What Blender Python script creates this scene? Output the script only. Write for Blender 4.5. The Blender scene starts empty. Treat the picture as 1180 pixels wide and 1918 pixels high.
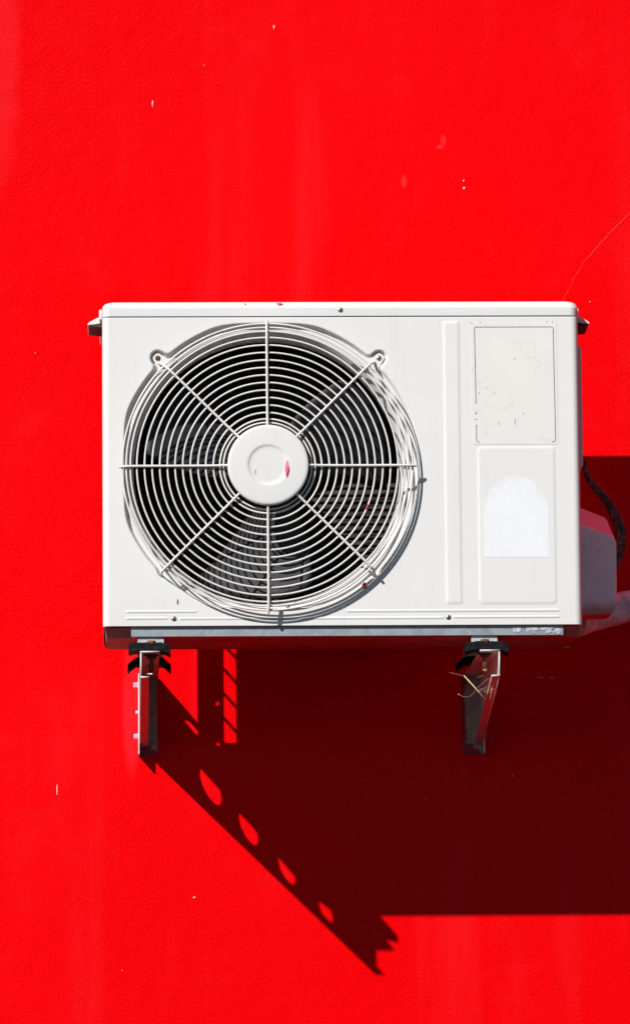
import bpy, bmesh, math, random
import numpy as np
from mathutils import Vector, Matrix

random.seed(7)
S = bpy.context.scene
COL = S.collection

# ------------------------------------------------------------------ camera
CAM_POS = Vector((0.05126, -10.0, -1.24446))
YAW, PITCH, ROLL, FPX = 0.03189, 0.14974, -0.00829, 10770.5
fw = Vector((math.sin(YAW)*math.cos(PITCH), math.cos(YAW)*math.cos(PITCH), math.sin(PITCH)))
rt = Vector((math.cos(YAW), -math.sin(YAW), 0)); up = rt.cross(fw)
r2 = rt*math.cos(ROLL) + up*math.sin(ROLL); u2 = up*math.cos(ROLL) - rt*math.sin(ROLL)
cam = bpy.data.cameras.new('camera'); cam_o = bpy.data.objects.new('camera', cam); COL.objects.link(cam_o)
M4 = Matrix((r2, u2, -fw)).transposed().to_4x4(); M4.translation = CAM_POS
cam_o.matrix_world = M4
cam.sensor_fit = 'VERTICAL'; cam.sensor_height = 24.0; cam.lens = FPX/1918.0*24.0
cam.clip_start = 0.1; cam.clip_end = 200
S.camera = cam_o

# ------------------------------------------------------------------ sky, sun, exposure
SX, SZ = 0.79236, 0.89341                       # sideways / downward travel of sunlight per metre towards the wall
sun_dir = Vector((-SX, -1.0, SZ)).normalized()
world = bpy.data.worlds.new('World'); S.world = world; world.use_nodes = True
wn = world.node_tree
bg = wn.nodes['Background']; sky = wn.nodes.new('ShaderNodeTexSky')
sky.sky_type = 'NISHITA'; sky.sun_disc = False; sky.air_density = 0.63; sky.dust_density = 0.2
sky.sun_elevation = math.asin(sun_dir.z); sky.sun_rotation = math.atan2(sun_dir.x, sun_dir.y)
wn.links.new(sky.outputs[0], bg.inputs[0]); bg.inputs[1].default_value = 0.05
sl = bpy.data.lights.new('sun', 'SUN'); sl.energy = 5.0; sl.angle = math.radians(0.53); sl.color = (1.0, 0.975, 0.94)
sun_o = bpy.data.objects.new('sun', sl); COL.objects.link(sun_o)
sun_o.rotation_euler = (-sun_dir).to_track_quat('-Z', 'Y').to_euler(); sun_o.location = sun_dir*6
S.view_settings.view_transform = 'Standard'; S.view_settings.look = 'None'
S.view_settings.exposure = 0.12; S.view_settings.gamma = 1.0; S.view_settings.use_curve_mapping = False

# ------------------------------------------------------------------ materials
class NT:
    def __init__(s, name):
        s.m = bpy.data.materials.new(name); s.m.use_nodes = True; s.t = s.m.node_tree
        s.b = s.t.nodes['Principled BSDF']
        s.co = s.n('ShaderNodeTexCoord').outputs['Object']
    def n(s, t, **k):
        nd = s.t.nodes.new(t)
        for a, v in k.items(): setattr(nd, a, v)
        return nd
    def l(s, a, b): s.t.links.new(a, b)
    def noise(s, scale, detail=3, rough=.5, co=None, stretch=None):
        nd = s.n('ShaderNodeTexNoise'); nd.inputs['Scale'].default_value = scale
        nd.inputs['Detail'].default_value = detail; nd.inputs['Roughness'].default_value = rough
        c = co or s.co
        if stretch:
            mp = s.n('ShaderNodeMapping'); mp.inputs['Scale'].default_value = stretch; s.l(c, mp.inputs[0]); c = mp.outputs[0]
        s.l(c, nd.inputs['Vector']); return nd.outputs['Fac']
    def ramp(s, fac, a, b):
        nd = s.n('ShaderNodeMapRange'); nd.interpolation_type = 'SMOOTHSTEP'
        nd.inputs[1].default_value = a; nd.inputs[2].default_value = b; s.l(fac, nd.inputs[0]); return nd.outputs[0]
    def mul(s, a, v, op='MULTIPLY'):
        nd = s.n('ShaderNodeMath', operation=op); s.l(a, nd.inputs[0])
        if isinstance(v, (int, float)): nd.inputs[1].default_value = v
        else: s.l(v, nd.inputs[1])
        return nd.outputs[0]
    def mix(s, fac, a, b):
        nd = s.n('ShaderNodeMix', data_type='RGBA')
        if isinstance(fac, (int, float)): nd.inputs[0].default_value = fac
        else: s.l(fac, nd.inputs[0])
        for i, v in ((6, a), (7, b)):
            if isinstance(v, tuple): nd.inputs[i].default_value = (*v, 1)
            else: s.l(v, nd.inputs[i])
        return nd.outputs[2]
    def bump(s, h, dist, strength=1.0, prev=None):
        nd = s.n('ShaderNodeBump'); nd.inputs['Distance'].default_value = dist; nd.inputs['Strength'].default_value = strength
        s.l(h, nd.inputs['Height'])
        if prev is not None: s.l(prev, nd.inputs['Normal'])
        return nd.outputs[0]
    def out(s, col=None, rough=.5, metal=0., normal=None, spec=.5):
        if isinstance(col, tuple): s.b.inputs['Base Color'].default_value = (*col, 1)
        elif col is not None: s.l(col, s.b.inputs['Base Color'])
        if isinstance(rough, (int, float)): s.b.inputs['Roughness'].default_value = rough
        else: s.l(rough, s.b.inputs['Roughness'])
        s.b.inputs['Metallic'].default_value = metal; s.b.inputs['Specular IOR Level'].default_value = spec
        if normal is not None: s.l(normal, s.b.inputs['Normal'])
        return s.m
    def ellipse(s, cx, cz, rx, rz, co=None):
        """1 inside an ellipse of the XZ plane, soft edge"""
        mp = s.n('ShaderNodeMapping', vector_type='TEXTURE'); mp.inputs['Location'].default_value = (cx, 0, cz)
        mp.inputs['Scale'].default_value = (rx, 1e4, rz); s.l(co or s.co, mp.inputs[0])
        ln = s.n('ShaderNodeVectorMath', operation='LENGTH'); s.l(mp.outputs[0], ln.inputs[0]); return ln.outputs['Value']

def speckled(name, a, b, rough, scale=40, metal=0., bumpd=0., bscale=400, spec=.5, dirt=None, dirt_amt=0.5, dscale=25):
    t = NT(name)
    c = t.mix(t.ramp(t.noise(scale, 4), .35, .65), a, b)
    if dirt:
        c = t.mix(t.mul(t.ramp(t.noise(dscale, 6, .65), .58, .72), dirt_amt), c, dirt)
    nrm = t.bump(t.noise(bscale, 3), bumpd) if bumpd else None
    rg = t.n('ShaderNodeMapRange'); rg.inputs[3].default_value = rough-.06; rg.inputs[4].default_value = rough+.08
    t.l(t.noise(scale*2, 3), rg.inputs[0])
    return t.out(c, rg.outputs[0], metal, nrm, spec)

def wall_material():
    t = NT('red_stucco_paint')
    deep, mid, pale = (0.80, 0.0003, 0.0016), (0.82, 0.0008, 0.0032), (0.83, 0.0060, 0.0100)
    c = t.mix(t.ramp(t.noise(2.3, 4, .55), .35, .68), deep, mid)
    streak = t.ramp(t.noise(1.0, 5, .6, stretch=(9, 1, .7)), .52, .75)
    c = t.mix(t.mul(streak, .75), c, pale)
    blot = t.ramp(t.noise(5.0, 5, .62), .52, .80)
    c = t.mix(t.mul(blot, .8), c, pale)
    # paler touch-up paint brushed around the left bracket, chalky band along the upper left
    wob = t.mul(t.noise(14, 3), .6)
    g = t.ramp(t.mul(t.ellipse(.048, -.075, .017, .120), wob, 'ADD'), 1.55, .90)
    c = t.mix(t.mul(g, .6), c, (0.84, 0.016, 0.026))
    g = t.ramp(t.mul(t.ellipse(-.19, 1.10, .045, .26), wob, 'ADD'), 1.5, .9)
    c = t.mix(t.mul(g, .4), c, (0.85, 0.018, 0.026))
    wob2 = t.mul(t.noise(45, 4), 1.1)
    for (x, z, rx, rz) in ((.604, .932, .006, .011), (.598, .921, .008, .005), (.533, .858, .006, .012)):
        g = t.ramp(t.mul(t.ellipse(x, z, rx, rz), wob2, 'ADD'), 1.75, .95)
        c = t.mix(t.mul(g, .32), c, (0.86, 0.055, 0.070))
    tone = t.n('ShaderNodeMapRange'); tone.inputs[3].default_value = .90; tone.inputs[4].default_value = 1.08; t.l(t.noise(1.4, 5, .6), tone.inputs[0])
    grain = t.n('ShaderNodeMapRange'); grain.inputs[3].default_value = .84; grain.inputs[4].default_value = 1.12; t.l(t.noise(150, 4, .7), grain.inputs[0])
    vs = t.n('ShaderNodeVectorMath', operation='SCALE'); t.l(c, vs.inputs[0]); t.l(t.mul(tone.outputs[0], grain.outputs[0]), vs.inputs['Scale']); c = vs.outputs[0]
    # scattered fine flecks where the paint is knocked off
    v = t.n('ShaderNodeTexVoronoi'); v.inputs['Scale'].default_value = 34; t.l(t.co, v.inputs['Vector'])
    sep = t.n('ShaderNodeSeparateColor'); t.l(v.outputs['Color'], sep.inputs[0])
    sel = t.ramp(sep.outputs[0], .955, .965)
    dot = t.ramp(v.outputs['Distance'], .055, .025)
    c = t.mix(t.mul(t.mul(dot, sel), .5), c, (0.86, 0.30, 0.28))
    h1 = t.noise(210, 3, .5)
    h2 = t.noise(26, 3, .5); h3 = t.noise(430, 2, .5)
    nrm = t.bump(h2, .0014)
    nrm = t.bump(h1, .0009, 1.0, nrm)
    nrm = t.bump(h3, .0004, 1.0, nrm)
    return t.out(c, .36, 0, nrm, .04)

def bracket_material():
    """off-white enamel with red wall paint slopped over the ends nearest the wall"""
    t = NT('bracket_enamel')
    c = t.mix(t.ramp(t.noise(60, 4), .35, .7), (.66, .65, .64), (.58, .57, .57))
    rust = t.ramp(t.noise(55, 6, .7), .64, .74)
    c = t.mix(t.mul(rust, .55), c, (.16, .06, .03))
    return t.out(c, .42, 0, t.bump(t.noise(300, 3), .0004), .45)

def plate_material():
    t = NT('paint_smeared_enamel')
    c = t.mix(t.ramp(t.noise(60, 4), .35, .7), (.40, .37, .36), (.33, .30, .30))
    sx = t.n('ShaderNodeSeparateXYZ'); t.l(t.co, sx.inputs[0])
    # plate-local x from 0 (left rim) and z from its foot: slopped paint hugs the left rim and the foot
    a = t.ramp(t.mul(sx.outputs[0], t.mul(t.noise(70, 5, .6), .016), 'SUBTRACT'), .001, -.004)
    b = t.ramp(t.mul(t.mul(sx.outputs[2], t.mul(sx.outputs[0], 1.1), 'ADD'), t.mul(t.noise(60, 5, .6), .05), 'SUBTRACT'), .016, .010)
    mx = t.n('ShaderNodeMath', operation='MAXIMUM'); t.l(a, mx.inputs[0]); t.l(b, mx.inputs[1])
    c = t.mix(mx.outputs[0], c, (.30, .012, .05))
    return t.out(c, .5, 0, t.bump(t.noise(260, 3), .0005), .3)

def panel_material():
    t = NT('white_enamel_panel')
    c = t.mix(t.ramp(t.noise(6, 4, .6), .3, .7), (.690, .684, .670), (.704, .700, .690))
    c = t.mix(t.mul(t.ramp(t.noise(9, 6, .6, stretch=(6, 1, .6)), .56, .76), .28), c, (.575, .565, .55))
    v = t.n('ShaderNodeTexVoronoi'); v.inputs['Scale'].default_value = 38; t.l(t.co, v.inputs['Vector'])
    sep = t.n('ShaderNodeSeparateColor'); t.l(v.outputs['Color'], sep.inputs[0])
    c = t.mix(t.mul(t.mul(t.ramp(v.outputs['Distance'], .06, .03), t.ramp(sep.outputs[1], .93, .94)), .45), c, (.33, .31, .33))
    nrm = t.bump(t.noise(3.5, 2), .003, .5)
    nrm = t.bump(t.noise(420, 2), .00012, 1, nrm)
    return t.out(c, .38, 0, nrm, .45)

def label_material():
    t = NT('aged_label_film')
    c = t.mix(t.ramp(t.noise(14, 4), .35, .7), (.690, .682, .646), (.708, .701, .672))
    v = t.n('ShaderNodeTexVoronoi', feature='DISTANCE_TO_EDGE'); v.inputs['Scale'].default_value = 26
    w = t.n('ShaderNodeMixRGB'); w.blend_type = 'ADD'; w.inputs[0].default_value = .03
    nn = t.n('ShaderNodeTexNoise'); nn.inputs['Scale'].default_value = 30; t.l(t.co, nn.inputs['Vector'])
    t.l(t.co, w.inputs[1]); t.l(nn.outputs['Color'], w.inputs[2]); t.l(w.outputs[0], v.inputs['Vector'])
    crack = t.mul(t.ramp(v.outputs['Distance'], .03, .008), t.ramp(t.noise(12, 2), .50, .62))
    c = t.mix(t.mul(crack, .35), c, (.52, .51, .45))
    sm = t.ramp(t.noise(60, 3, .5, stretch=(1.6, 1, .35)), .70, .76)
    c = t.mix(t.mul(sm, .35), c, (.42, .43, .52))
    return t.out(c, .42, 0, None, .4)

def residue_material():
    t = NT('torn_sticker_backing')
    c = t.mix(t.ramp(t.noise(40, 5, .6), .35, .65), (.745, .752, .785), (.765, .772, .80))
    sx = t.n('ShaderNodeSeparateXYZ'); t.l(t.co, sx.inputs[0])
    # ragged arch of torn paper: solid below, frayed towards its upper rim
    d = t.ellipse(.6915, .172, .066, .086)
    m = t.ramp(t.mul(d, t.mul(t.noise(60, 6, .75, stretch=(1, 1, .45)), .9), 'ADD'), 1.50, 1.12)
    low = t.ramp(t.mul(sx.outputs[2], t.mul(t.noise(120, 6, .8, stretch=(2.5, 1, .6)), .16), 'ADD'), .250, .205)
    mm = t.n('ShaderNodeMath', operation='MAXIMUM'); t.l(m, mm.inputs[0]); t.l(low, mm.inputs[1])
    c = t.mix(mm.outputs[0], (.697, .692, .680), c)
    return t.out(c, .5, 0, t.bump(t.noise(90, 4), .00012), .3)

def cover_material():
    t = NT('oversprayed_cover_plastic')
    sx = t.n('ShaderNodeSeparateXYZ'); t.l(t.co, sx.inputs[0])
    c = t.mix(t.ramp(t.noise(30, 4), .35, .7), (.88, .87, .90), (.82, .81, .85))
    # red overspray drifted over the sloping top, reddish brown towards the foot
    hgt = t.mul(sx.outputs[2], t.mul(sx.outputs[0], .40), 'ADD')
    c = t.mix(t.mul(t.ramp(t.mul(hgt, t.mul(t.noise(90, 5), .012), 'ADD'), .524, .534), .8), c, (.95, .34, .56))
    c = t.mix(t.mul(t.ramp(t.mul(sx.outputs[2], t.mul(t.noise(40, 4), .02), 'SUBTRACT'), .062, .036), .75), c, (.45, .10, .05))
    c = t.mix(t.mul(t.ramp(t.noise(130, 3), .70, .74), .7), c, (.14, .06, .07))
    return t.out(c, .5, 0, t.bump(t.noise(250, 3), .0003), .4)

def tape_material():
    t = NT('weathered_wrap_tape')
    c = t.mix(t.ramp(t.noise(45, 5, .6), .4, .65), (.82, .76, .84), (.62, .50, .56))
    c = t.mix(t.mul(t.ramp(t.noise(70, 5, .7), .62, .70), .8), c, (.12, .05, .06))
    return t.out(c, .6, 0, t.bump(t.noise(120, 4), .0015), .3)

def cable_material():
    t = NT('braided_black_sleeve')
    c = t.mix(t.ramp(t.noise(130, 5, .7), .45, .66), (.035, .026, .026), (.22, .15, .14))
    return t.out(c, .6, 0, t.bump(t.noise(380, 3), .001), .4)

def rubber_material():
    t = NT('perished_black_rubber')
    c = t.mix(t.ramp(t.noise(90, 5, .65), .4, .7), (.004, .0043, .005), (.012, .0125, .014))
    nrm = t.bump(t.noise(70, 5, .65), .004)
    return t.out(c, .66, 0, nrm, .12)

def galv_material():
    t = NT('galvanised_sheet')
    v = t.n('ShaderNodeTexVoronoi'); v.inputs['Scale'].default_value = 90; t.l(t.co, v.inputs['Vector'])
    sep = t.n('ShaderNodeSeparateColor'); t.l(v.outputs['Color'], sep.inputs[0])
    c = t.mix(t.ramp(sep.outputs[0], .1, .9), (.255, .285, .31), (.31, .34, .365))
    c = t.mix(t.mul(t.ramp(t.noise(30, 5, .6), .55, .7), .5), c, (.19, .20, .21))
    return t.out(c, .45, .15, None, .5)

MAT = dict(
    wall=wall_material(), panel=panel_material(), bracket=bracket_material(), plate=plate_material(),
    label=label_material(), residue=residue_material(), cover=cover_material(), tape=tape_material(),
    cable=cable_material(), rubber=rubber_material(), galv=galv_material(),
    wire=speckled('ivory_coated_wire', (.75, .715, .685), (.69, .655, .625), .38, 50, 0, .0002, 300, .45, (.50, .40, .36), .5, 35),
    side=speckled('side_enamel', (.70, .69, .67), (.64, .63, .61), .42, 20, 0, .0002, 300, .4, (.45, .40, .38), .4, 18),
    seal=speckled('old_white_sealant', (.56, .57, .60), (.36, .38, .41), .7, 160, 0, .0010, 250, .2, (.16, .15, .16), .8, 120),
    foot=speckled('zinc_foot', (.50, .52, .54), (.42, .44, .46), .45, 70, .1, .0004, 300, .5, (.20, .15, .13), .7, 90),
    rust=speckled('rusty_steel', (.30, .085, .03), (.15, .045, .02), .75, 160, 0, .0012, 400, .3),
    steel=speckled('zinc_screw', (.42, .41, .40), (.30, .29, .28), .38, 200, .7, .0002, 500, .5),
    slot=speckled('near_black_matte', (.03, .025, .025), (.05, .04, .04), .8, 200),  # dark fill for screw slots and nuts, also the shade block under the handles
    blade=speckled('charcoal_fan_plastic', (.018, .018, .021), (.024, .024, .027), .5, 90, 0, .0003, 300, .2, (.045, .042, .040), .35, 60),
    pan=speckled('grey_pan_paint', (.34, .32, .32), (.24, .23, .23), .55, 30, 0, .0004, 300, .25, (.05, .03, .03), .6, 20),  # darker than the side enamel, with random dark mottling
    dark=speckled('shade_black_inner_metal', (.006, .005, .005), (.010, .008, .008), .8, 60, 0, 0, 300, .1),  # shade of the fan bay put into the colour, near black throughout
    coil=speckled('dusty_coil_fins', (.060, .054, .050), (.030, .027, .025), .7, 200, 0, .0006, 500, .3, (.02, .018, .018), .8, 40),
    pink=speckled('pink_paint_drip', (.82, .13, .24), (.88, .28, .38), .4, 120),
    redspot=speckled('red_paint_drip', (.55, .004, .03), (.66, .01, .05), .4, 120),
    ink=speckled('faded_black_ink', (.05, .055, .06), (.10, .10, .11), .5, 300),
    pinkbolt=speckled('oversprayed_bolt', (.80, .30, .42), (.85, .45, .55), .5, 180, 0, .0006, 300, .4, (.45, .03, .10), .8, 120),
    orangebolt=speckled('weathered_bolt', (.55, .26, .17), (.40, .17, .10), .6, 150, 0, .0006, 300, .3),
    straw=speckled('dry_straw', (.62, .43, .27), (.72, .53, .36), .6, 150),
    thread=speckled('brown_fibre', (.34, .17, .13), (.26, .12, .10), .7, 150),
    chip=speckled('bare_plaster_chip', (.80, .50, .44), (.85, .65, .60), .8, 250, 0, .0006, 500, .2),
    crack=speckled('crack_lip', (.86, .055, .055), (.85, .02, .026), .7, 60),
)

# ------------------------------------------------------------------ mesh helpers (X right, Y into wall, Z up; d = metres out from the wall)
def link(name, me, mat, parent=None, smooth=False, bevel=0., seg=2):
    o = bpy.data.objects.new(name, me); COL.objects.link(o)
    if mat: me.materials.append(MAT[mat])
    if smooth:
        me.polygons.foreach_set('use_smooth', [True]*len(me.polygons))
    if bevel:
        b = o.modifiers.new('bevel', 'BEVEL'); b.width = bevel; b.segments = seg; b.limit_method = 'ANGLE'; b.angle_limit = math.radians(35)
    if parent: o.parent = parent
    return o

def mesh(name, vs, fs, mat, parent=None, smooth=False, bevel=0., seg=2):
    me = bpy.data.meshes.new(name); me.from_pydata([tuple(v) for v in vs], [], fs); me.update()
    bm = bmesh.new(); bm.from_mesh(me); bmesh.ops.recalc_face_normals(bm, faces=bm.faces); bm.to_mesh(me); bm.free()
    return link(name, me, mat, parent, smooth, bevel, seg)

def box_data(x0, x1, d0, d1, z0, z1):
    vs = [(x, -d, z) for x in (x0, x1) for d in (d0, d1) for z in (z0, z1)]
    fs = [(0,1,3,2), (4,6,7,5), (0,4,5,1), (2,3,7,6), (0,2,6,4), (1,5,7,3)]
    return vs, fs
def box(name, x0, x1, d0, d1, z0, z1, mat, parent=None, bevel=.001):
    vs, fs = box_data(x0, x1, d0, d1, z0, z1); return mesh(name, vs, fs, mat, parent, False, bevel)
def boxes(name, lst, mat, parent=None, bevel=0.):
    V, F = [], []
    for b in lst:
        vs, fs = box_data(*b); n = len(V); V += vs; F += [tuple(i+n for i in f) for f in fs]
    return mesh(name, V, F, mat, parent, False, bevel)

def tube_data(pts, rad, seg=10, closed=False):
    pts = [Vector(p) for p in pts]; n = len(pts)
    rad = rad if hasattr(rad, '__len__') else [rad]*n
    V, F = [], []; nrm = None
    for i, p in enumerate(pts):
        a = pts[(i-1) % n] if (closed or i) else p; b = pts[(i+1) % n] if (closed or i < n-1) else p
        t = (b-a).normalized()
        if nrm is None:
            nrm = t.orthogonal().normalized() if not closed else Vector((0, -1, 0))
        nrm = (nrm - t*nrm.dot(t)).normalized(); bn = t.cross(nrm)
        for k in range(seg):
            q = 2*math.pi*k/seg; V.append(p + (nrm*math.cos(q) + bn*math.sin(q))*rad[i])
    for i in range(n if closed else n-1):
        j = (i+1) % n
        for k in range(seg):
            l = (k+1) % seg; F.append((i*seg+k, i*seg+l, j*seg+l, j*seg+k))
    if not closed:
        F.append(tuple(range(seg))[::-1]); F.append(tuple((n-1)*seg+k for k in range(seg)))
    return V, F
def tube(name, pts, rad, mat, parent=None, seg=10, closed=False):
    V, F = tube_data(pts, rad, seg, closed); return mesh(name, V, F, mat, parent, True)

def spline(pts, n=12):
    pts = [Vector(p) for p in pts]; out = []
    for i in range(len(pts)-1):
        p0 = pts[max(i-1, 0)]; p1 = pts[i]; p2 = pts[i+1]; p3 = pts[min(i+2, len(pts)-1)]
        for k in range(n):
            t = k/n
            out.append(.5*((2*p1) + (p2-p0)*t + (2*p0-5*p1+4*p2-p3)*t*t + (3*p1-p0-3*p2+p3)*t**3))
    out.append(pts[-1]); return out

def lathe(name, cx, cz, prof, mat, parent=None, seg=128, smooth=True):
    """prof: (radius, d) pairs turned about the axis perpendicular to the wall"""
    V, F = [], []
    for r, d in prof:
        for k in range(seg):
            a = 2*math.pi*k/seg; V.append((cx+max(r, 1e-5)*math.cos(a), -d, cz+max(r, 1e-5)*math.sin(a)))
    for i in range(len(prof)-1):
        for k in range(seg):
            l = (k+1) % seg; F.append((i*seg+k, i*seg+l, (i+1)*seg+l, (i+1)*seg+k))
    return mesh(name, V, F, mat, parent, smooth)

def sheet(name, loops, t, fn, mat, parent=None, bevel=0.):
    """flat plate cut from 2D loops (first = outline, rest = holes), t thick; fn maps (u, v, w) to world"""
    cu = bpy.data.curves.new(name, 'CURVE'); cu.dimensions = '2D'; cu.fill_mode = 'BOTH'; cu.extrude = t/2
    for lp in loops:
        sp = cu.splines.new('POLY'); sp.points.add(len(lp)-1); sp.use_cyclic_u = True
        for p, (u, v) in zip(sp.points, lp): p.co = (u, v, 0, 1)
    o = bpy.data.objects.new(name, cu); COL.objects.link(o)
    dg = bpy.context.evaluated_depsgraph_get(); dg.update()
    me = bpy.data.meshes.new_from_object(o.evaluated_get(dg)); bpy.data.objects.remove(o); bpy.data.curves.remove(cu)
    bm = bmesh.new(); bm.from_mesh(me); bmesh.ops.remove_doubles(bm, verts=bm.verts, dist=1e-6)
    for v in bm.verts: v.co = Vector(fn(*v.co))
    bmesh.ops.recalc_face_normals(bm, faces=bm.faces); bm.to_mesh(me); bm.free()
    me.name = name; me.materials.clear()
    return link(name, me, mat, parent, False, bevel)

def circle(u, v, r, n=32, ru=None): return [(u+(ru or r)*math.cos(2*math.pi*k/n), v+r*math.sin(2*math.pi*k/n)) for k in range(n)]
def rrect(u0, v0, u1, v1, r, n=6):
    out = []
    for cx, cy, a0 in ((u1-r, v1-r, 0), (u0+r, v1-r, 90), (u0+r, v0+r, 180), (u1-r, v0+r, 270)):
        for k in range(n+1):
            a = math.radians(a0+90*k/n); out.append((cx+r*math.cos(a), cy+r*math.sin(a)))
    return out

def tag(o, label, cat, group=None, kind=None):
    if kind: o['kind'] = kind
    if label: o['label'] = label
    if cat: o['category'] = cat
    if group: o['group'] = group
    return o
def thing(name, loc, label, cat, group=None):
    o = bpy.data.objects.new(name, None); COL.objects.link(o); o.empty_display_size = .05
    tag(o, label, cat, group); o['_loc'] = 0; del o['_loc']
    return o

# ================================================================== the wall
wall = box('wall', -4.0, 5.0, -.25, 0.0, -3.2, 4.0, 'wall', None, 0)
tag(wall, None, None, None, 'structure')
# hairline crack running down to the unit's upper right
cp = [(1.02, .905), (.972, .842), (.9347, .8014), (.917, .783), (.9035, .771), (.8863, .751), (.8785, .744), (.8621, .724), (.853, .716), (.8427, .698), (.834, .686), (.8233, .6643), (.8165, .651), (.806, .634)]
pts = []
for i in range(len(cp)-1):
    for k in range(8):
        t = k/8; pts.append((cp[i][0]*(1-t)+cp[i+1][0]*t + random.uniform(-.0009, .0009), -.0002, cp[i][1]*(1-t)+cp[i+1][1]*t + random.uniform(-.0009, .0009)))
tube('crack', pts, [random.uniform(.0002, .0006)*(1.4 if 18 < i < 60 else .7) for i in range(len(pts))], 'crack', wall, 5)
def chip(x, z, rx, rz, seed, mat='chip', h=.0016):
    rnd = random.Random(seed); V = [(x, -h, z)]; n = 9
    for k in range(n):
        a = 2*math.pi*k/n; f = rnd.uniform(.7, 1.2); V.append((x+rx*f*math.cos(a)*.6, -h*.8, z+rz*f*math.sin(a)*.6))
    for k in range(n):
        a = 2*math.pi*k/n; f = rnd.uniform(.8, 1.2); V.append((x+rx*f*math.cos(a), .0004, z+rz*f*math.sin(a)))
    F = [(0, 1+k, 1+(k+1) % n) for k in range(n)] + [(1+k, 1+n+k, 1+n+(k+1) % n, 1+(k+1) % n) for k in range(n)]
    return mesh('paint_chip', V, F, mat, wall, False)
for i, (x, z, rx, rz) in enumerate(((.088, 1.000, .0012, .007), (.639, .859, .0014, .0022), (.6395, .846, .0024, .0028), (.3045, 1.139, .0016, .004),
                                    (-.083, -.222, .0012, .010), (.763, -.030, .006, .0010), (.783, -.031, .007, .0006), (.657, -.152, .0016, .0018),
                                    (.155, -.413, .0028, .0018), (.712, -.203, .0013, .0016), (-.12, .55, .001, .0012), (.86, .64, .0012, .0012),
                                    (.18, 1.07, .0009, .0012), (.45, -.21, .001, .0013))):
    chip(x, z, rx, rz, i)

# ================================================================== the air-conditioning unit
D, GAP, W, H = .4887, .2037, .80, .5505
FC = (.2755, .2655)                                   # fan axis
ac = thing('air_conditioner', (0, 0, 0), 'white outdoor air conditioner unit with round fan grille on red wall', 'air conditioner')

# ---- front panel: one pressed sheet, wrapped round both vertical edges, with recess, beads and raised fields
def smooth(e0, e1, x):
    t = np.clip((x-e0)/(e1-e0), 0, 1); return t*t*(3-2*t)
LUGS = [(.0932, .4543), (.4646, .4534), (.1010, .0890), (.4540, .0880)]
LUGR = [.0128, .0128, .0060, .0060]
def sd_rect(x, z, x0, z0, x1, z1, r):
    qx = np.abs(x-(x0+x1)/2)-(x1-x0)/2+r; qz = np.abs(z-(z0+z1)/2)-(z1-z0)/2+r
    return np.sqrt(np.maximum(qx, 0)**2+np.maximum(qz, 0)**2)+np.minimum(np.maximum(qx, qz), 0)-r
def sd_seg(x, z, x0, x1, zc): 
    return np.sqrt(np.maximum(np.abs(x-(x0+x1)/2)-(x1-x0)/2, 0)**2+(z-zc)**2)
def emboss(x, z):
    """inward depth of the sheet at (x, z)"""
    s = np.hypot(x-FC[0]-.001, z-FC[1]-.002)-.2535
    for q in (.0365-x, z-.5125, .030-z):
        h = np.clip(.5+.5*(s-q)/.012, 0, 1); s = q*(1-h)+s*h+.012*h*(1-h)*.8
    for (lx, lz), lr in zip(LUGS, LUGR):
        q = np.hypot(x-lx, z-lz)-lr; k = .014
        h = np.clip(.5+.5*(q-s)/k, 0, 1); s = q*(1-h)+s*h-k*h*(1-h)
    dep = .0110*(1-smooth(-.0035, .0008, s))
    dep += .0012*np.exp(-((s-.0025)/.002)**2)*0
    def field(sd, hgt, soft=.0022): return -hgt*(1-smooth(-soft, soft, sd))
    dep += field(sd_rect(x, z, .5735, .036, .5985, .514, .003), .0010)
    dep += field(sd_rect(x, z, .6285, .0355, .7565, .300, .007), .0009)
    for x0, x1, zc in ((.041, .154, .0240), (.040, .106, .0128), (.129, .5665, .0120), (.586, .759, .0130), (.407, .759, .0238)):
        dep += -.0010*(1-smooth(.0004, .0028, sd_seg(x, z, x0, x1, zc)))
    return dep
ZT = .5225
R = .011
path = []                                             # (x, d, nx, nd, flat)
for t in np.linspace(.055, R, 5)[:-1]: path.append((0., D-t, -1, 0))
for a in np.linspace(0, math.pi/2, 8): path.append((R-R*math.cos(a), D-R+R*math.sin(a), -math.cos(a), math.sin(a)))
for x in np.linspace(R, W-R, 462)[1:-1]: path.append((x, D, 0, 1))
for a in np.linspace(math.pi/2, 0, 8): path.append((W-R+R*math.cos(a), D-R+R*math.sin(a), math.cos(a), math.sin(a)))
for t in np.linspace(R, .055, 5)[1:]: path.append((W, D-t, 1, 0))
path = np.array(path)
zs = np.concatenate([np.arange(0, .031, .0006), np.arange(.0315, ZT-.004, .0017), np.linspace(ZT-.003, ZT, 4)])
roll = [(0.0, .012), (-.0006, .003), (-.0004, .0008)]     # hem turned in at the bottom (dz, inset)
rows = [(roll[0][0], roll[0][1])] + [(roll[1][0], roll[1][1])] + [(roll[2][0], roll[2][1])] + [(z, 0.) for z in zs] + [(ZT+.0004, .0009), (ZT, .003), (ZT-.001, .010)]
rz = np.array([r[0] for r in rows]); ri = np.array([r[1] for r in rows])
PX = np.repeat(path[None, :, 0], len(rz), 0); PD = np.repeat(path[None, :, 1], len(rz), 0)
NX = path[None, :, 2]; ND = path[None, :, 3]; ZZ = np.repeat(rz[:, None], len(path), 1)
E = emboss(PX, np.clip(ZZ, 0, ZT))*(ND > .999) + ri[:, None]
PX = PX - NX*E; PD = PD - ND*E
R0 = .2385
rr = np.hypot(PX-FC[0], ZZ-FC[1]); inside = (rr < R0) & (PD > D-.03) & (np.repeat(path[None, :, 3], len(rz), 0) > .999)
nr, nc = PX.shape
idx = np.arange(nr*nc).reshape(nr, nc)
keep = ~(inside[:-1, :-1] & inside[1:, :-1] & inside[:-1, 1:] & inside[1:, 1:])
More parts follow.
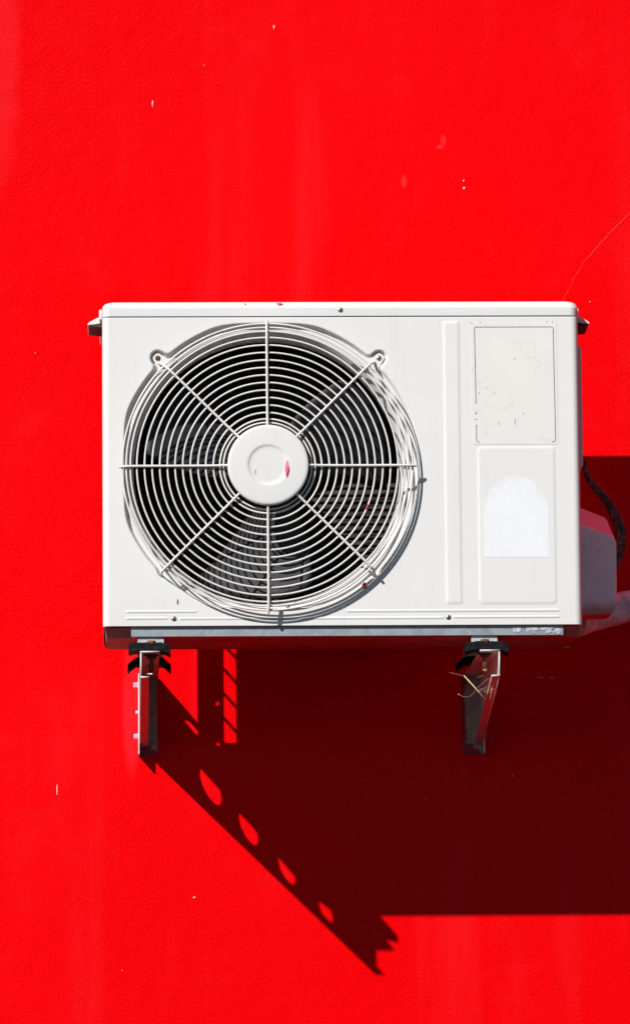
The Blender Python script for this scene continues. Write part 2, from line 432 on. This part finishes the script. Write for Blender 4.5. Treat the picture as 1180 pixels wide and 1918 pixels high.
f = np.stack([idx[:-1, :-1], idx[:-1, 1:], idx[1:, 1:], idx[1:, :-1]], -1)[keep]
sc = np.where(inside, R0/np.maximum(rr, 1e-6), 1.0)
VX = FC[0]+(PX-FC[0])*sc; VZ = FC[1]+(ZZ-FC[1])*sc
VX = np.where(inside, VX, PX); VZ = np.where(inside, VZ, ZZ)
verts = np.stack([VX, -PD, VZ], -1).reshape(-1, 3)
used = np.zeros(len(verts), bool); used[f.ravel()] = True; remap = np.cumsum(used)-1
verts = verts[used]; f = remap[f]
me = bpy.data.meshes.new('front_panel')
me.vertices.add(len(verts)); me.vertices.foreach_set('co', verts.ravel())
me.loops.add(f.size); me.loops.foreach_set('vertex_index', f.ravel())
me.polygons.add(len(f)); me.polygons.foreach_set('loop_start', np.arange(0, f.size, 4)); me.polygons.foreach_set('loop_total', np.full(len(f), 4))
me.update(); me.validate()
front = link('front_panel', me, 'panel', ac, True)

# ---- bell mouth behind the grille
FD = D-.0110                                          # recess floor
prof = [(.2415, FD-.0008), (.2386, FD-.0001), (.2383, FD-.0002)]
for a in np.linspace(0, math.radians(66), 6)[1:]: prof.append((.2383-.0030*math.sin(a), FD-.0002-.0030*(1-math.cos(a))))
prof += [(.2310, FD-.009), (.2265, FD-.020), (.2240, FD-.032), (.2232, FD-.040), (.2260, FD-.041)]
box('leak_blocker', .004, .796, D-.034, D-.0025, .0006, .0020, 'dark', ac, 0)  # unseen strip added to stop light leaking under the panel
lathe('bell_mouth', FC[0], FC[1], prof, 'panel', ac, 180)

# ---- lid
def loop_rr(x0, x1, d0, d1, r, n=8):
    return [(u, v) for u, v in rrect(x0, d0, x1, d1, r, n)]
LZ0, LZ1 = .5245, H+.0
steps = [(LZ0, .003), (LZ0-.0003, .0008), (LZ0+.0006, 0), (LZ0+.014, 0)]
for a in np.linspace(0, math.pi/2, 8): steps.append((LZ1-.012+.012*math.sin(a), .013*(1-math.cos(a))))
V, F = [], []
for z, ins in steps:
    for u, v in rrect(0.000+ins, GAP-.002+ins, W-ins, D+.0012-ins, .014, 8): V.append((u, -v, z))
n = len(V)//len(steps)
for i in range(len(steps)-1):
    for k in range(n): F.append((i*n+k, i*n+(k+1) % n, (i+1)*n+(k+1) % n, (i+1)*n+k))
F.append(tuple(range((len(steps)-1)*n, len(steps)*n))); F.append(tuple(range(n))[::-1])
lid = mesh('lid', V, F, 'panel', ac, True)
m = lid.modifiers.new('ws', 'WEIGHTED_NORMAL')
for x0, x1 in ((-.0052, .0), (W, W+.0045)):           # skirt of the lid proud of the side sheets
    box('lid_skirt', x0, x1, GAP+.004, D-.040, .5265, .5445, 'panel', lid, .0028)

# ---- casing: sides, base, back
box('side_panel', W-.0012, W-.0002, GAP, D-.050, 0, .523, 'side', ac, 0)
def sidefn(u, v, w): return (.0007+w, -u, v)
sheet('side_panel', [[(GAP+.001, .0), (D-.050, .0), (D-.050, .523), (GAP+.001, .523)], [(GAP+.006, .058), (.2895, .058), (.2895, .500), (GAP+.006, .500)]], .001, sidefn, 'side', ac)
for k in range(-2, 8):
    z = .178+k*.0435
    box('guard_bar', -.0008, .0024, GAP+.002, .295, z-.0022, z+.0022, 'side', ac, 0)
sheet('corner_post', [[(.0008, .0), (.0462, .0), (.0462, .523), (.0008, .523)], circle(.0350, .109, .0036, 16), circle(.0356, .037, .0036, 16)], .001, lambda u, v, w: (u, -(GAP+.0005)+w, v), 'side', ac)
boxes('back_panel', [(.0464, W-.002, GAP, GAP+.001, -.0035, .0395), (.556, W-.002, GAP, GAP+.001, .0395, .523), (.0464, .556, GAP, GAP+.001, .505, .523)], 'side', ac)
box('partition', .556, .558, GAP+.002, D-.045, .0, .522, 'dark', ac, 0)
# near-black sheets added to block stray light and the view through the fan bay
boxes('fan_bay_blocker', [(.072, .556, GAP+.0035, GAP+.0045, .002, .522), (.002, .556, .300, D-.052, .518, .521), (.100, .556, GAP+.006, .300, .5175, .5205), (.003, .555, .300, D-.052, .001, .004), (.0022, .094, .2960, .2980, .004, .518)], 'dark', ac)
lathe('fan_shroud', FC[0], FC[1], [(.2262, FD-.041), (.2262, FD-.075), (.230, FD-.120), (.236, FD-.120)], 'dark', ac, 96)
# condenser coil: stacked horizontal tube rows
V, F = [], []; z = .045; i = 0; cx0, cx1 = .092, .552
while z < .500:
    for dz, dd in ((0, .0), (.003, .006), (.0085, .006), (.0115, .0)):
        V += [(cx0, -(.226+dd), z+dz), (cx1, -(.226+dd), z+dz)]
    z += .0125
for k in range(len(V)//2-1): F.append((2*k, 2*k+1, 2*k+3, 2*k+2))
coil = mesh('condenser_coil', V, F, 'coil', ac, False); coil['kind'] = 'stuff'

# base pan: galvanised front lip, dark sloped underside with end caps
LD = D-.0062; PF = LD-.020
boxes('base_lip', [(.047, .768, LD-.0015, LD, -.0172, -.0008), (.048, .767, PF-.006, LD-.0012, -.0172, -.0160)], 'galv', ac, .0006)
V = [(.003, -(LD-.006), -.001), (.797, -(LD-.006), -.001), (.797, -(GAP+.0015), -.001), (.003, -(GAP+.0015), -.001),
     (.006, -(PF-.010), -.0165), (.794, -(PF-.010), -.0165), (.790, -(GAP+.004), -.004), (.010, -(GAP+.004), -.004)]
base = mesh('base_pan', V, [(0,1,2,3), (7,6,5,4), (0,4,5,1), (1,5,6,2), (2,6,7,3), (3,7,4,0)], 'pan', ac, False, .003)
# chipped white sealant along the right end of the lip
rnd = random.Random(3)
for x0, x1, lo, hi in ((.684, .697, -.0145, -.0035), (.706, .727, -.0120, -.0020), (.716, .722, -.0168, -.0100), (.729, .752, -.0100, -.0022), (.738, .764, -.0160, -.0055)):
    n = 9; top = [(x0+(x1-x0)*k/n, hi-rnd.random()*.0035*(1 if 0 < k < n else 1.6)) for k in range(n+1)]
    bot = [(x0+(x1-x0)*k/n, lo+rnd.random()*.0045) for k in range(n, -1, -1)]
    sheet('sealant_smear', [top+bot], .0012, lambda u, v, w: (u, -(LD+.0003)+w, v), 'seal', ac)

# ---- embossed-field graphics: rating label with its printed frame, torn sticker below
lab = sheet('rating_label', [rrect(.6195, .3050, .7635, .5125, .002)], .0004, lambda u, v, w: (u, -(D+.0002)+w, v), 'label', ac)
fr = []
def strip(u0, v0, u1, v1, w=.0011):
    dx, dz = u1-u0, v1-v0; L = math.hypot(dx, dz); nx, nz = -dz/L*w/2, dx/L*w/2
    return [(u0+nx, v0+nz), (u1+nx, v1+nz), (u1-nx, v1-nz), (u0-nx, v0-nz)]
def poly_line(name, pts, w, y, mat, parent):
    V, F = [], []
    for i, (u, v) in enumerate(pts):
        a = pts[max(i-1, 0)]; b = pts[min(i+1, len(pts)-1)]; dx, dz = b[0]-a[0], b[1]-a[1]; L = math.hypot(dx, dz) or 1
        nx, nz = -dz/L*w/2, dx/L*w/2
        V += [(u+nx, -y, v+nz), (u-nx, -y, v-nz), (u+nx, -y+.0003, v+nz), (u-nx, -y+.0003, v-nz)]
    for i in range(len(pts)-1):
        for a, b in ((0, 1), (1, 3), (3, 2), (2, 0)): F.append((4*i+a, 4*i+b, 4*i+4+b, 4*i+4+a))
    return mesh(name, V, F, mat, parent)
yl = D+.00062
arc = lambda cx, cz, r, a0, a1, n=6: [(cx+r*math.cos(math.radians(a0+(a1-a0)*k/n)), cz+r*math.sin(math.radians(a0+(a1-a0)*k/n))) for k in range(n+1)]
x0, x1, z0, z1, rc = .6252, .7578, .3090, .5050, .0035
poly_line('printed_frame', [(x0+.0012, .374)] + [(x0+.0006, .43)] + arc(x0+rc, z1-rc, rc, 180, 90) + arc(x1-rc, z1-rc, rc, 90, 0) + [(x1+.0006, .40), (x1+.0012, .345), (x1+.0012, .3225)] + arc(x1+.0012-rc, z0+rc, rc, 0, -90) + [(x1-.0055, z0)], .0011, yl, 'ink', lab)
poly_line('printed_frame', [(x0+.0014, .336)] + arc(x0+.0014+rc, z0+rc, rc, 180, 270) + [(x0+.0065, z0-.0004)], .0011, yl, 'ink', lab)
for (u, v, a, b) in ((x0+.0012, .358, .0009, .0022), (x0+.0006, .3475, .0012, .0010), (x0+.0012, .3372, .0013, .0008), (.632, .3925, .0008, .0010), (.6205, .5118, .0010, .0008), (.635, .513, .0009, .0008), (.7475, .5132, .0009, .0008), (.757, .5134, .0008, .0008)):
    sheet('ink_speck', [circle(u, v, b, 8, a)], .0004, lambda u, v, w: (u, -(D+.00050)+w, v), 'ink', lab)
for (u, v, a, b) in ((.6915, .343, .0010, .007), (.664, .341, .0009, .004), (.7055, .357, .0012, .0026), (.6575, .393, .0010, .0026), (.6925, .451, .0011, .0022), (.644, .4015, .0012, .0016)):
    sheet('ink_smudge', [circle(u, v, b, 10, a)], .0003, lambda u, v, w: (u, -(D+.00045)+w, v), 'foot', lab)
arch = [(.6370, .1135), (.7462, .1130), (.7470, .1900), (.7440, .2080), (.7360, .2280), (.7240, .2400), (.7090, .2480), (.6915, .2510), (.6740, .2480), (.6600, .2400), (.6480, .2260), (.6400, .2080), (.6372, .1900)]
sheet('torn_sticker', [arch], .0004, lambda u, v, w: (u, -(D+.00098)+w, v), 'residue', ac)

# ---- screws
def screw(x, z, d, parent, mat='steel', r=.0045):
    prof = [(0, d+.0024)] + [(r*math.sin(a), d+.0024*math.cos(a)) for a in np.linspace(.2, math.pi/2, 6)] + [(r, d-.003)]
    s = lathe('screw', x, z, prof, mat, parent, 20)
    a = random.uniform(0, 1.5); V, F = [], []
    for q in (a, a+math.pi/2):
        c, sn = math.cos(q), math.sin(q); L, w = r*.55, r*.13; n = len(V)
        for (u, v) in ((-L, -w), (L, -w), (L, w), (-L, w)):
            V.append((x+u*c-v*sn, -(d+.0027), z+u*sn+v*c))
        for (u, v) in ((-L, -w), (L, -w), (L, w), (-L, w)):
            V.append((x+u*c-v*sn, -(d+.0016), z+u*sn+v*c))
        F += [(n, n+1, n+2, n+3)] + [(n+i, n+4+i, n+4+(i+1) % 4, n+(i+1) % 4) for i in range(4)]
    mesh('screw_slot', V, F, 'slot', s)
    return s
screw(.400, .5348, D+.0012, lid)
screw(.1181, .0122, D, front); screw(.5757, .0128, D, front)

# ---- wire fan grille
GR = .00158
def ringpts(r, h, n=160): return [(FC[0]+r*math.cos(2*math.pi*k/n), -(D+h), FC[1]+r*math.sin(2*math.pi*k/n)) for k in range(n)]
guard = tube('fan_guard', ringpts(.2425, .0205), GR*1.05, 'wire', ac, 10, True)
guard['label'] = 'round wire fan grille of concentric rings with flat hub disc'
rings = [(.2357, .0220), (.2288, .0232)] + [(.2180-.01275*k, .0245) for k in range(11)] + [(.0797, .0245), (.0735, .0245)]
for r, h in rings: tube('guard_ring', ringpts(r, h, 128 if r > .12 else 80), GR, 'wire', guard, 8, True)
SR = .00215
for k in range(8):
    a = math.radians(45*k); c, s = math.cos(a), math.sin(a)
    P = [(.060, .0350), (.075, .0325), (.10, .0295), (.15, .0285), (.215, .0285)]
    if k % 2 == 0: P += [(.2340, .0270), (.2420, .0245), (.2478, .0215)]
    elif k in (1, 3): P += [(.2330, .0262), (.2430, .0200), (.2480, .0120), (.2520, .0030), (.2560, -.0040)]
    else: P += [(.2330, .0275), (.2425, .0255), (.2470, .0210), (.2500, .0120), (.2520, -.0100)]
    pts = [(FC[0]+r*c, -(D+h), FC[1]+r*s) for r, h in P]
    tube('spoke', spline(pts, 5), SR, 'wire', guard, 8)
    # side stays joining the outer rings
    q = [(.2430, .0205), (.2360, .0222), (.2300, .0232), (.2190, .0250)]
    tube('stay', spline([(FC[0]+r*c, -(D+h), FC[1]+r*s) for r, h in q], 3), GR*.9, 'wire', guard, 6)
hp = [(0, .0388), (.026, .0388), (.0300, .0388), (.0318, .0393), (.0334, .0402), (.0352, .0406), (.037, .0406), (.062, .0405), (.0655, .0402), (.0670, .0394), (.0677, .0380), (.0678, .0310), (.0660, .0305), (.060, .0330), (0, .034)]
hub = lathe('hub_cap', FC[0]+.0004, FC[1], [(r, D+h) for r, h in hp], 'panel', guard, 96)
def drip(name, x, z, rx, rz, d, mat, parent, point=1.0):
    pts = []
    for k in range(20):
        a = 2*math.pi*k/20; v = math.sin(a); w = rx*(1 if v > 0 else 1-.45*abs(v)**1.5*point)
        pts.append((x+w*math.cos(a)*(1-.25*v), z+rz*v))
    return sheet(name, [pts], .0008, lambda u, v, w: (u, -d+w, v), mat, parent)
drip('paint_drip', .3080, .2575, .0038, .0158, D+.0402, 'pink', hub)
drip('paint_drip', .2545, .2535, .0006, .0045, D+.0390, 'redspot', hub)
drip('paint_drip', .2975, .5465, .0048, .0028, D+.0016, 'pink', lid)
drip('paint_drip', .239, .5470, .0010, .0024, D+.0016, 'pink', lid)
drip('paint_drip', .1245, .0405, .0011, .0050, D+.0004, 'ink', front)
a = math.atan2(.2021-FC[1], .4255-FC[0])
rq = .2180-.01275*3
tube('paint_drip', [(FC[0]+rq*math.cos(a+t), -(D+.0247), FC[1]+rq*math.sin(a+t)) for t in np.linspace(-.027, .027, 6)], GR*1.12, 'redspot', guard, 8)
drip('paint_drip', .4360, .0665, .0036, .0058, D+.0016, 'redspot', front)
for (lx, lz), rusty in zip(LUGS[:2], (True, False)):
    dx, dz = FC[0]-lx, FC[1]-lz; L = math.hypot(dx, dz); ux, uz = dx/L, dz/L
    vx, vz = -uz, ux
    out = []
    for k in range(11):
        q = math.radians(-90+180*k/10); out.append((lx-ux*.0082*math.cos(q)+vx*.0082*math.sin(q), lz-uz*.0082*math.cos(q)+vz*.0082*math.sin(q)))
    out += [(lx+ux*.012+vx*.0115, lz+uz*.012+vz*.0115), (lx+ux*.020+vx*.022, lz+uz*.020+vz*.022), (lx+ux*.022, lz+uz*.022), (lx+ux*.020-vx*.022, lz+uz*.020-vz*.022), (lx+ux*.012-vx*.0115, lz+uz*.012-vz*.0115)]
    lug = sheet('mounting_lug', [out], .004, lambda u, v, w: (u, -(D-.0070)+w, v), 'panel', guard, .001)
    screw(lx, lz, D-.0050, guard, 'rust' if rusty else 'steel', .0047)

# ---- fan: hub and three twisted blades
FB = D-.080
fan = lathe('fan', FC[0], FC[1], [(0, FB+.042), (.030, FB+.042), (.040, FB+.038), (.044, FB+.028), (.045, FB-.05)], 'blade', ac, 48)
for k in range(3):
    c0 = math.radians(157+120*k); V, F = [], []; nu, nv = 14, 12
    for i in range(nu+1):
        t = i/nu; r = .042+(.213-.042)*t
        span = math.radians(66-10*t); sweep = math.radians(-14*t)
        for j in range(nv+1):
            s = j/nv-.5; a = c0+sweep+span*s
            tipr = r*(1-.05*(abs(s)*2)**4*t)
            d = FB+.050*s*2*(.60+.40*t)+.008*(1-(2*s)**2)-.004
            V.append((FC[0]+tipr*math.cos(a), -d, FC[1]+tipr*math.sin(a)))
    for i in range(nu):
        for j in range(nv): q = i*(nv+1)+j; F.append((q, q+1, q+nv+2, q+nv+1))
    b = mesh('blade', V, F, 'blade', fan, True)
    so = b.modifiers.new('thick', 'SOLIDIFY'); so.thickness = .0028; so.offset = -1
lathe('motor', FC[0], FC[1], [(0, FB-.05), (.052, FB-.05), (.052, FB-.12), (0, FB-.12)], 'dark', ac, 32)

# ---- carrying handles, service cover, valve cover on the flanks
def wedge(name, x0, sgn, d0, d1, mat):
    def prism(nm, pr, da, db, m, par, bv):
        n = len(pr); V = [(x0+u, -db, v) for u, v in pr]+[(x0+u, -da, v-.002) for u, v in pr]
        F = [tuple(range(n)), tuple(range(n, 2*n))[::-1]]+[(i, n+i, n+(i+1) % n, (i+1) % n) for i in range(n)]
        return mesh(nm, V, F, m, par, False, bv)
    h = prism(name, [(0, .5375), (sgn*.010, .5345), (sgn*.0235, .5265), (sgn*.0250, .5240), (sgn*.0240, .5228), (sgn*.012, .5240), (0, .5262)], d0, d1, mat, ac, .0008)
    prism('handle_underside_shade', [(0, .5258), (sgn*.012, .5236), (sgn*.0228, .5224), (sgn*.0215, .5212), (0, .5190)], d0+.004, d1-.0015, 'slot', h, .0006)  # added dark block standing in for the shade under the hood
    return h
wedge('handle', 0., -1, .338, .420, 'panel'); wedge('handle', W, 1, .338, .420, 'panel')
boxv, boxf = box_data(W-.001, W+.0115, .300, .412, .278, .488)
mesh('service_cover', boxv, boxf, 'side', ac, False, .006, 3)
fr_ = [(W-.001, .2005), (.8705, .1735), (.8745, .1640), (.8735, .0560), (.8660, .0420), (W-.001, .0385)]
bk_ = [(W-.001, .2480), (.8640, .2215), (.8745, .1950), (.8735, .0590), (.8660, .0450), (W-.001, .0415)]
n = len(fr_); V = [(u, -.302, v) for u, v in fr_]+[(u, -.215, v) for u, v in bk_]
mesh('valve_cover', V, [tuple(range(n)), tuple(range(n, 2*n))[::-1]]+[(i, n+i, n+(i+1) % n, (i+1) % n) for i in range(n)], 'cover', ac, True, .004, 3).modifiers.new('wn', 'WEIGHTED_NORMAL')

# ---- mounting feet under the base
for cx in (.0795, .6360):
    for dd in (D-.012, GAP+.045):
        hw = .0218; zb = -.0315 if dd > .4 else -.0250
        z1 = -.0172 if dd > .4 else -.004
        out = [(cx-hw, zb), (cx+hw, zb)] + [(cx+hw-.004+.004*math.cos(a), z1-.004+.004*math.sin(a)) for a in np.linspace(0, math.pi/2, 5)] + [(cx-hw+.004-.004*math.sin(a), z1-.004+.004*math.cos(a)) for a in np.linspace(0, math.pi/2, 5)]
        ft = sheet('mounting_foot', [out], .002, lambda u, v, w: (u, -dd+w, v), 'foot', ac, .0005)
        boxes('foot_flange', [(cx-hw+.001, cx+hw-.001, dd-.034, dd-.0012, zb, zb+.0022), (cx-hw+.001, cx-hw+.003, dd-.034, dd-.0012, zb+.002, z1)], 'foot', ft)

# ================================================================== wall brackets
def top_z(d): return -.0265-.0365*d
def bot_z(d): return -.1500+.1165*d
BL = .514
def bracket(name, xw, sgn, label, boltmat, skew=0.):
    """xw: outer face of the web; sgn +1 when flanges point right"""
    br = thing(name, (0, 0, 0), label, 'wall bracket')
    T = .0024
    X = lambda u, d: xw+sgn*u+skew*(d/BL)
    holes = [(.154, -.0810, .0250), (.2365, -.0815, .0222), (.3200, -.0795, .0195), (.4050, -.0760, .0158)]
    def webfn(u, v, w): return (X(T/2+w, u), -u, v)
    sheet('web', [[(.0035, top_z(0)), (BL, top_z(BL)), (BL, bot_z(BL)), (.0035, bot_z(0))]] + [circle(u, v, r, 28) for u, v, r in holes], T, webfn, 'bracket', br)
    FWd = .0325
    def topfn(u, v, w): return (X(u, v), -v, top_z(v)-T/2+w)
    sheet('top_flange', [[(T*.2, .0035), (FWd, .0035), (FWd, BL+.001), (T*.2, BL+.001)], rrect(.012, .080, .022, .112, .0049), rrect(.012, .255, .022, .285, .0049)], T, topfn, 'bracket', br)
    def botfn(u, v, w): return (X(u, v), -v, bot_z(v)+T/2+w)
    sheet('bottom_flange', [[(T*.2, .0045), (.0145, .0045), (.0145, BL+.001), (T*.2, BL+.001)]], T, botfn, 'bracket', br)
    # wall plate: angle with slotted leaf on the wall and a leg along the web
    slots = [(-.0905, .0065), (-.1420, .0065), (-.0450, .0065)]
    u0, u1 = (.0, .0305) if sgn > 0 else (.0, .0350)
    lp = [[(u0, -.1655), (u1, -.1655), (u1, -.0240), (u0, -.0240)]] + [rrect(u1-.021, z-.0042, u1-.004, z+.0042, .0041) for z, _ in slots]
    px = xw if sgn > 0 else xw-.0350
    if sgn > 0: fn = lambda u, v, w: (u, -.0018+w, v+.1655)
    else: fn = lambda u, v, w: (.0350-u, -.0018+w, v+.1655)
    pl = sheet('wall_plate', lp, .0030, fn, 'plate', br); pl.location = (px, 0, -.1655)
    lx0, lx1 = (xw-.0026, xw-.0004) if sgn > 0 else (xw+.0004, xw+.0026)
    box('plate_leg', lx0, lx1, .0, .036, -.1655, -.0240, 'bracket', br, .0006)
    box('slot_backing', px+.002, px+u1-.002, .0001, .0006, -.150, -.035, 'pan', br, 0)
    for z, _ in slots[:0]:                             # anchor heads seen dark through the slots
        xs = (px+u1-.0125) if sgn > 0 else (xw-.0225)
        lathe('anchor', xs, z, [(0, .0012), (.0032, .0010), (.0034, -.001)], 'slot', br, 12)
    for z, big in ((-.0430, 1.0), (-.1330, .95), (-.0905, .55)):
        rB, hB = .0050*big, .0085*big; xo = lx0 if sgn > 0 else lx1; s = -1 if sgn > 0 else 1
        if sgn < 0: rB, hB = rB*.8, hB*.6
        V = []; F = []
        for (hh, rq) in ((0, rB*1.25), (.0012, rB*1.25), (.0012, rB), (hB*.92, rB), (hB, rB*.8)):
            for k in range(6): a = math.pi/3*k+.3; V.append((xo+s*hh, -(.019+rq*math.cos(a)), z+rq*math.sin(a)))
        for i in range(4):
            for k in range(6): F.append((i*6+k, i*6+(k+1) % 6, i*6+6+(k+1) % 6, i*6+6+k))
        F.append(tuple(range(24, 30)))
        mesh('bolt', V, F, boltmat if big > .6 else 'bracket', br)
    return br
bracket('wall_bracket', .0612, 1, 'white steel wall bracket beside the long holed shadow with pinkish bolts', 'pinkbolt', .0005)
bracket('wall_bracket', .6595, -1, 'white steel wall bracket with paint-smeared plate and straw caught in it', 'orangebolt')

# ---- rubber pads on the brackets
def pad(cx, d, w, ztop, th, droop_l, droop_r, seed, label, group=None, depth=.034, flat=.0215):
    rnd = random.Random(seed); V, F = [], []; nx, ny = 16, 4
    prof_i = []
    for i in range(nx+1):
        x = cx-w/2+w*i/nx; e = max(0, abs(x-cx)-flat)/(w/2-flat); dr = (droop_l if x < cx else droop_r)*e**1.3
        prof_i.append((x, -dr))
    for j in range(ny+1):
        y = d+depth/2-depth*j/ny
        for i, (x, dz) in enumerate(prof_i):
            V.append((x, -y, ztop+dz+rnd.uniform(-.0007, .0007)))
        for i, (x, dz) in enumerate(prof_i):
            V.append((x*1.0, -y, ztop+dz-th+rnd.uniform(-.0010, .0010)))
    n = nx+1
    for j in range(ny):
        for i in range(nx):
            a = j*2*n+i; b = a+2*n
            F.append((a, a+1, b+1, b)); F.append((a+n, b+n, b+n+1, a+n+1))
        for i in (0, nx):
            a = j*2*n+i; b = a+2*n; F.append((a, b, b+n, a+n))
    for j in (0, ny):
        for i in range(nx):
            a = j*2*n+i; F.append((a, a+1, a+n+1, a+n))
    o = mesh('rubber_pad', V, F, 'rubber', None, False, .0012)
    tag(o, label, 'rubber pad', group); return o
pf = top_z(D-.02)
pad(.0775, D-.011, .070, pf+.0145, .0145, .0022, .0055, 1, 'intact black rubber pad under the front foot, on the bracket with pinkish bolts', None, .046)
pad(.6395, D-.011, .073, pf+.0145, .0142, .0042, .0070, 2, 'cracked curling black rubber pad under the front foot, on the straw-strewn bracket', None, .046)
pb = top_z(GAP+.035)
pad(.0775, GAP+.035, .074, pb+.0118, .0135, .0125, .0125, 3, 'sagging black rubber pad behind the intact one, on the bracket with pinkish bolts')
pad(.6390, GAP+.035, .074, pb+.0118, .0135, .0125, .0125, 4, 'shaded black rubber pad behind the cracked one, on the straw-strewn bracket')

# ---- mounting bolts through foot, pad and flange
def mount_bolt(cx, d, label, tipmat):
    t = thing('mounting_bolt', (0, 0, 0), label, 'bolt')
    zt = top_z(d)
    V, F = tube_data([(cx, -d, -.0235), (cx, -d, zt-.030)], .0042, 10); mesh('shank', V, F, 'rust', t, True)
    for nm, z, h, r, m in (('head', -.0305, .0072, .0078, 'rust'), ('nut', zt-.0088, .0062, .0085, 'slot')):
        V = [(cx+r*math.cos(math.pi/3*k), -(d+r*math.sin(math.pi/3*k)), z+hh) for hh in (0, h) for k in range(6)]
        mesh(nm, V, [tuple(range(6))[::-1], tuple(range(6, 12))]+[(k, (k+1) % 6, 6+(k+1) % 6, 6+k) for k in range(6)], m, t, False, .0008)
    V, F = tube_data([(cx, -d, zt-.0026), (cx, -d, zt-.0044)], .0125, 18); mesh('washer', V, F, 'slot', t)
    V, F = tube_data([(cx, -d, zt-.030), (cx, -d, zt-.0335)], [.0042, .0022], 10); mesh('thread_end', V, F, tipmat, t, True)
mount_bolt(.0805, D-.0120, 'rusty bolt through the foot above the bracket with pinkish bolts', 'slot')
mount_bolt(.6365, D-.0120, 'rusty bolt with orange tip in the straw-strewn bracket', 'orangebolt')

# ---- straw and fibres caught in the right bracket
g = thing('straw_wisp', (0, 0, 0), 'dry straw and brown fibres caught inside the paint-smeared bracket', 'straw')
def P(x, d, z): return (x, -d, z)
tube('straw_stalk', [P(.6025, .450, -.0805), P(.620, .452, -.1005), P(.6365, .454, -.1200)], [.0009, .0011, .0008], 'straw', g, 6)
tube('straw_stalk', [P(.6530, .455, -.0905), P(.6490, .452, -.1060), P(.6460, .450, -.1220)], [.0006, .0007, .0005], 'straw', g, 6)
tube('straw_stalk', [P(.6515, .45, -.0880), P(.6530, .45, -.0945)], [.0005, .0007], 'straw', g, 6)
for q in ([(.577, -.068), (.586, -.071), (.600, -.0745)], [(.592, -.1055), (.602, -.1100), (.612, -.1080), (.620, -.0985), (.630, -.0890), (.641, -.0800)],
          [(.624, -.0985), (.636, -.0945), (.648, -.0935), (.655, -.0960)], [(.622, -.1010), (.635, -.1000), (.646, -.0985), (.656, -.0955)], [(.623, -.1000), (.640, -.1020), (.648, -.1035)],
          [(.6225, -.0775), (.632, -.0740), (.638, -.0715)], [(.622, -.0990), (.634, -.0970), (.650, -.0975)]):
    tube('fibre', spline([P(x+.002, .452+.003*i, z-.0075) for i, (x, z) in enumerate(q)], 6), .00038, 'thread', g, 5)
V, F = tube_data([P(.5925, .452, -.1125), P(.5935, .452, -.1127), P(.5945, .452, -.1131)], [.0008, .0013, .0007], 6); mesh('seed_head', V, F, 'straw', g, True)

# ---- pipework leaving the unit
pts = spline([(.795, -.230, .352), (.812, -.195, .346), (.8300, -.165, .330), (.8370, -.155, .305), (.8510, -.150, .284), (.8740, -.150, .2560), (.8920, -.150, .2160), (.8945, -.150, .1800), (.8850, -.155, .1480), (.868, -.165, .115), (.845, -.180, .090)], 14)
n = len(pts); rad = []
for i in range(n):
    t = i/(n-1); r = .0052+.0050*math.exp(-((t-.62)/.17)**2); rad.append(r*(1+.05*math.sin(i*2.1)))
tag(tube('cable_sleeve', pts, rad, 'cable', None, 14), 'dark frayed cable sleeve curving behind the pink-topped valve cover', 'cable')
pts = spline([(.806, -.200, .040), (.835, -.165, .055), (.875, -.140, .068), (.910, -.125, .0790), (.960, -.110, .090), (1.02, -.075, .105), (1.06, -.020, .112), (1.065, .03, .113)], 22)
rad = []
for i in range(len(pts)): rad.append(.0268+.0006*((i % 9)/9.0)-.0006*math.sin(i*.37))
tag(tube('wrapped_pipe', pts, rad, 'tape', None, 22), 'stained tape-wrapped pipe bundle running out from below the valve cover', 'pipe')

# ------------------------------------------------------------------ render settings
S.render.engine = 'CYCLES'
S.cycles.max_bounces = 8; S.cycles.diffuse_bounces = 5
